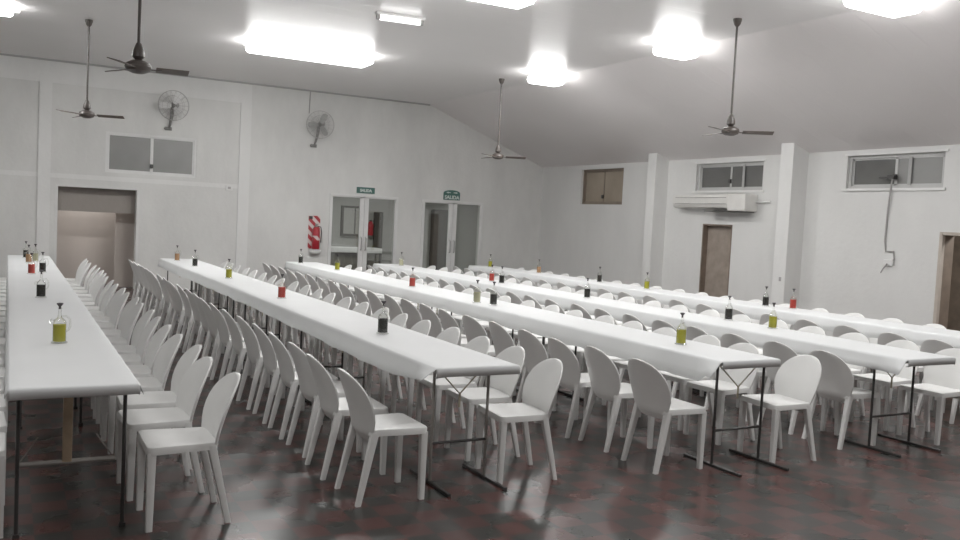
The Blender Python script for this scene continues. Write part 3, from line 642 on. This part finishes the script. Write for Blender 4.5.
for ri, (x0, Wd, ya, yb, inset) in enumerate(ROWS):
    L = (yb - ya) / 4
    first = make_table(L, Wd, inset, ri == 0, 'bar' if ri == 1 else 'dark', (0.045, 0.095, 0.05, 0.04, 0.1)[ri], 0.09 if ri < 3 else 0.245); first.location = (x0 + Wd / 2, ya, 0)
    first['label'] = f'nearest of the four folding tables under the cloth of the {ROWN[ri]}'; first['group'] = f'folding tables of the {ROWN[ri]}'
    second = make_table(L, Wd, 0.30, ri == 0, 'dark', *((0.09, 0.09) if ri < 3 else (0.245, 0.245))); second.location = (x0 + Wd / 2, ya + L, 0)
    second['label'] = f'second folding table from the camera under the cloth of the {ROWN[ri]}'; second['group'] = first['group']
    for k in (2, 3):
        dup(second, (x0 + Wd / 2, ya + L * k, 0), 0, f'{("third", "farthest")[k - 2]} folding table from the camera under the cloth of the {ROWN[ri]}', first['group'])

# ------------------------------------------------------------------ table cloths
def lerp(tab, y):
    if y <= tab[0][0]: return tab[0][1]
    for (a, b), (c, d) in zip(tab, tab[1:]):
        if y <= c: return b + (d - b) * (y - a) / (c - a)
    return tab[-1][1]
DROP = [  # hanging edge height along the left side
    [(5, 0.765), (8, 0.75), (17, 0.74)],
    [(4.97, 0.735), (5.12, 0.70), (5.3, 0.688), (5.56, 0.67), (5.9, 0.665), (7.6, 0.68), (9.5, 0.695), (12.3, 0.69), (15.8, 0.67)],
    [(4.79, 0.69), (4.88, 0.635), (5.06, 0.63), (5.5, 0.64), (6.7, 0.655), (7.8, 0.665), (10.5, 0.68), (16, 0.67)],
    [(4.4, 0.70), (4.7, 0.69), (5.2, 0.685), (7, 0.67), (9, 0.67), (17, 0.68)],
    [(4.7, 0.68), (7, 0.66), (17, 0.70)],
]
def cloth(ri, x0, Wd, ya, yb):
    m = MB(); n = 150
    ys = [ya + 0.02 * k for k in range(-1, 12)] + [ya + 0.24 + (yb - ya - 0.24) * (k / n) for k in range(n + 1)]
    zt = TOPZ + 0.004
    rows = []
    for j, y in enumerate(ys):
        near = max(0.0, 1 - (y - ya) / 0.22)
        zl = lerp(DROP[ri], y) + 0.014 * mnoise.noise((y * 2.3, ri * 7.1, 0)) + 0.006 * mnoise.noise((y * 9, ri * 3.1, 5))
        zr = (0.755 if ri == 0 else 0.70) + 0.014 * mnoise.noise((y * 2.1, ri * 5.3, 9))
        fl = (0.012 if ri == 0 else 0.035) + 0.022 * mnoise.noise((y * 3.1, ri * 2.7, 3)) * (0.3 if ri == 0 else 1)
        flr = 0.018 + 0.012 * mnoise.noise((y * 3.3, ri * 4.7, 8))
        fl = max(fl, 0.006); flr = max(flr, 0.006)
        if ri > 0:
            fl += 0.06 * near; k = max(0.0, min(1.0, (y - ya - 0.05) / 0.6)); zr = zr * k + (zt - 0.062) * (1 - k); flr *= 0.15 + 0.85 * k
        xl, xr = x0 - 0.006, x0 + Wd + 0.006
        w = 0.004 * mnoise.noise((y * 1.7, ri, 2))
        P = [(xl - fl, zl), (xl - fl * 0.55, zl + (zt - zl) * 0.45), (xl - fl * 0.2, zt - 0.02), (xl, zt - 0.005), (xl + 0.012, zt)]
        P += [(xl + (xr - xl) * f, zt + abs(w) * math.sin(f * PI)) for f in (0.15, 0.35, 0.5, 0.65, 0.85)]
        P += [(xr - 0.012, zt), (xr, zt - 0.005), (xr + flr * 0.2, zt - 0.02), (xr + flr * 0.55, zr + (zt - zr) * 0.45), (xr + flr, zr)]
        rows.append([m.bm.verts.new((x, y, z)) for x, z in P])
    for a, b in zip(rows, rows[1:]):
        for k in range(len(a) - 1): m.bm.faces.new((a[k], a[k + 1], b[k + 1], b[k]))
    # near-end flap folded over the board edge
    top = rows[0][3:12]
    mid = [m.bm.verts.new((v.co.x, ya - 0.026, v.co.z - 0.006)) for v in top]
    dz = 0.052 if ri == 0 else 0.056
    low = [m.bm.verts.new((v.co.x, ya - 0.027, v.co.z - dz + 0.004 * mnoise.noise((v.co.x * 9, ri, 1)))) for v in top]
    und = [m.bm.verts.new((v.co.x, ya - 0.004, v.co.z - dz + 0.002)) for v in top]
    for a, b in ((top, mid), (mid, low), (low, und)):
        for k in range(len(a) - 1): m.bm.faces.new((a[k], b[k], b[k + 1], a[k + 1]))
    o = m.build('tablecloth', M['cloth'], smooth='all')
    sd = o.modifiers.new('thick', 'SOLIDIFY'); sd.thickness = 0.002; sd.offset = 1
    CL = ['long white cloth drawn tight over the leftmost table row', 'long white cloth with a draped near corner over the second table row', 'long white cloth with deep folded near corner over the middle table row',
          'long white cloth over the fourth table row from the left', 'long white cloth over the rightmost table row by the side wall']
    tag(o, CL[ri], 'tablecloth', 'long white tablecloths')
for ri, (x0, Wd, ya, yb, inset) in enumerate(ROWS): cloth(ri, x0, Wd, ya, yb)

# ------------------------------------------------------------------ cruets and bottles on the tables
TZ = TOPZ + 0.0085
def cruet(kind, handle):
    t = thing('glass_cruet', kind, 'cruet')
    b = MB().lathe([(0, 0), (0.050, 0.0), (0.050, 0.006), (0.041, 0.012), (0.041, 0.135), (0.034, 0.152), (0.016, 0.166), (0.010, 0.185), (0.010, 0.225), (0.014, 0.23)], 18).build('glass_body', M['cruet'], t, smooth=True)
    MB().lathe([(0, 0.011), (0.0385, 0.011), (0.0385, 0.122), (0, 0.122)], 16).build('liquid', M[kind], b, smooth=True)
    MB().lathe([(0, 0.222), (0.007, 0.222), (0.008, 0.240), (0.020, 0.256), (0.020, 0.262), (0, 0.265)], 14).build('stopper', M['stop'], t, smooth=True)
    if handle:
        MB().tube([(0.012, 0, 0.175), (0.045, 0, 0.178), (0.066, 0, 0.158), (0.068, 0, 0.115), (0.060, 0, 0.09), (0.041, 0, 0.078)], 0.0065, 8).build('handle', M['cruet'], t, smooth=True)
        MB().tube([(-0.03, 0, 0.145), (-0.052, 0, 0.153), (-0.062, 0, 0.14), (-0.054, 0, 0.125)], 0.006, 8).build('spout', M['cruet'], t, smooth=True)
    return t
protos = {}
KN = dict(yellow='yellow oil', red='red sauce', black='dark vinegar', amber='orange vinegar', clearl='pale oil')
def put(kind, x, y, label, rz=0.4, z=TZ):
    x, y = x * 0.9455, y * 0.9455
    g = 'glass cruets along the tables'
    if kind not in protos:
        protos[kind] = cruet(kind, True); o = protos[kind]; o.location = (x, y, z); o.rotation_euler = (0, 0, rz); o['label'] = label; o['group'] = g; return o
    return dup(protos[kind], (x, y, z), rz, label, g)
put('yellow', 0.33, 6.66, 'glass cruet of yellow oil nearest the camera on the leftmost table', -0.45)
put('black', 0.31, 9.8, 'cruet of dark vinegar, second from the near end of the leftmost table', 0.4)
put('red', 0.29, 12.9, 'cruet of red sauce far along the leftmost table', 0.4)
put('black', 0.43, 13.2, 'dark cruet just right of the red one on the leftmost table', 0.2)
put('amber', 0.30, 15.2, 'cruet of orange vinegar near the far end of the leftmost table', 0.4)
put('clearl', 0.40, 15.5, 'pale oil cruet beside the orange one on the leftmost table', 0.4)
put('black', 0.28, 16.4, 'dark cruet at the very far end of the leftmost table', 0.4)
put('black', 2.80, 6.80, 'cruet of dark vinegar nearest the camera on the second table', 0.6)
put('red', 2.76, 9.75, 'cruet of red sauce midway along the second table', 0.4)
put('yellow', 2.78, 12.55, 'cruet of yellow oil far along the second table', 0.4)
put('black', 2.76, 15.0, 'dark cruet towards the far end of the second table', 0.4)
put('amber', 2.72, 16.5, 'orange vinegar cruet at the far end of the second table', 0.4)
put('yellow', 5.20, 5.80, 'squat cruet of yellow oil near the front of the middle table', 0.4)
put('black', 5.11, 9.0, 'dark cruet with a pale one beside it on the middle table', 0.4)
put('clearl', 5.02, 9.25, 'pale oil cruet just left of the dark one on the middle table', 0.4)
put('red', 5.12, 11.4, 'red sauce cruet midway along the middle table', 0.4)
put('yellow', 5.14, 14.7, 'yellow oil cruet far along the middle table', 0.4)
put('black', 5.02, 16.5, 'dark cruet at the far end of the middle table', 0.4)
put('yellow', 7.20, 6.62, 'yellow oil cruet nearest the camera on the fourth table', 0.4)
put('black', 7.28, 7.35, 'dark cruet behind the yellow one on the fourth table', 0.4)
put('black', 7.08, 9.85, 'dark cruet midway along the fourth table', 0.4)
put('black', 7.06, 12.2, 'dark cruet next to the red one on the fourth table', 0.4)
put('red', 7.10, 12.6, 'red sauce cruet far along the fourth table', 0.4)
put('clearl', 7.10, 16.4, 'pale oil cruet at the far end of the fourth table', 0.4)
put('red', 9.50, 8.40, 'red sauce cruet nearest the camera on the rightmost table', 0.4)
put('black', 9.35, 8.75, 'dark cruet next to the red one on the rightmost table', 0.4)
put('yellow', 9.36, 11.35, 'yellow oil cruet midway along the rightmost table', 0.4)
put('black', 9.38, 12.7, 'dark cruet beyond the yellow one on the rightmost table', 0.4)
put('amber', 9.48, 14.9, 'orange vinegar cruet far along the rightmost table', 0.4)
put('yellow', 9.30, 16.6, 'yellow oil cruet at the far end of the rightmost table', 0.4)

# ------------------------------------------------------------------ world and camera
w = bpy.data.worlds.new('World'); scene.world = w; w.use_nodes = True
bg = w.node_tree.nodes['Background']; bg.inputs['Color'].default_value = (0.02, 0.022, 0.026, 1); bg.inputs['Strength'].default_value = 0.3

F_PX = 870.0
yaw, pitch, roll = R(28.6), R(3.2), R(-2.85)
ff = Vector((math.sin(yaw) * math.cos(pitch), math.cos(yaw) * math.cos(pitch), -math.sin(pitch)))
rt = Vector((math.cos(yaw), -math.sin(yaw), 0)); dn = ff.cross(rt)
cr, sr = math.cos(roll), math.sin(roll)
right = cr * rt + sr * dn; down = -sr * rt + cr * dn
cam = bpy.data.cameras.new('Camera'); cam.sensor_width = 36; cam.lens = F_PX / 960 * 36; cam.clip_end = 200
co = bpy.data.objects.new('Camera', cam); COL.objects.link(co)
mt = Matrix.Identity(4)
for i in range(3):
    mt[i][0] = right[i]; mt[i][1] = -down[i]; mt[i][2] = -ff[i]
mt.translation = Vector((0, 0, 1.75))
co.matrix_world = mt
scene.camera = co
scene.view_settings.view_transform = 'Standard'
scene.view_settings.look = 'None'
scene.view_settings.exposure = -0.02
scene.view_settings.gamma = 1.12
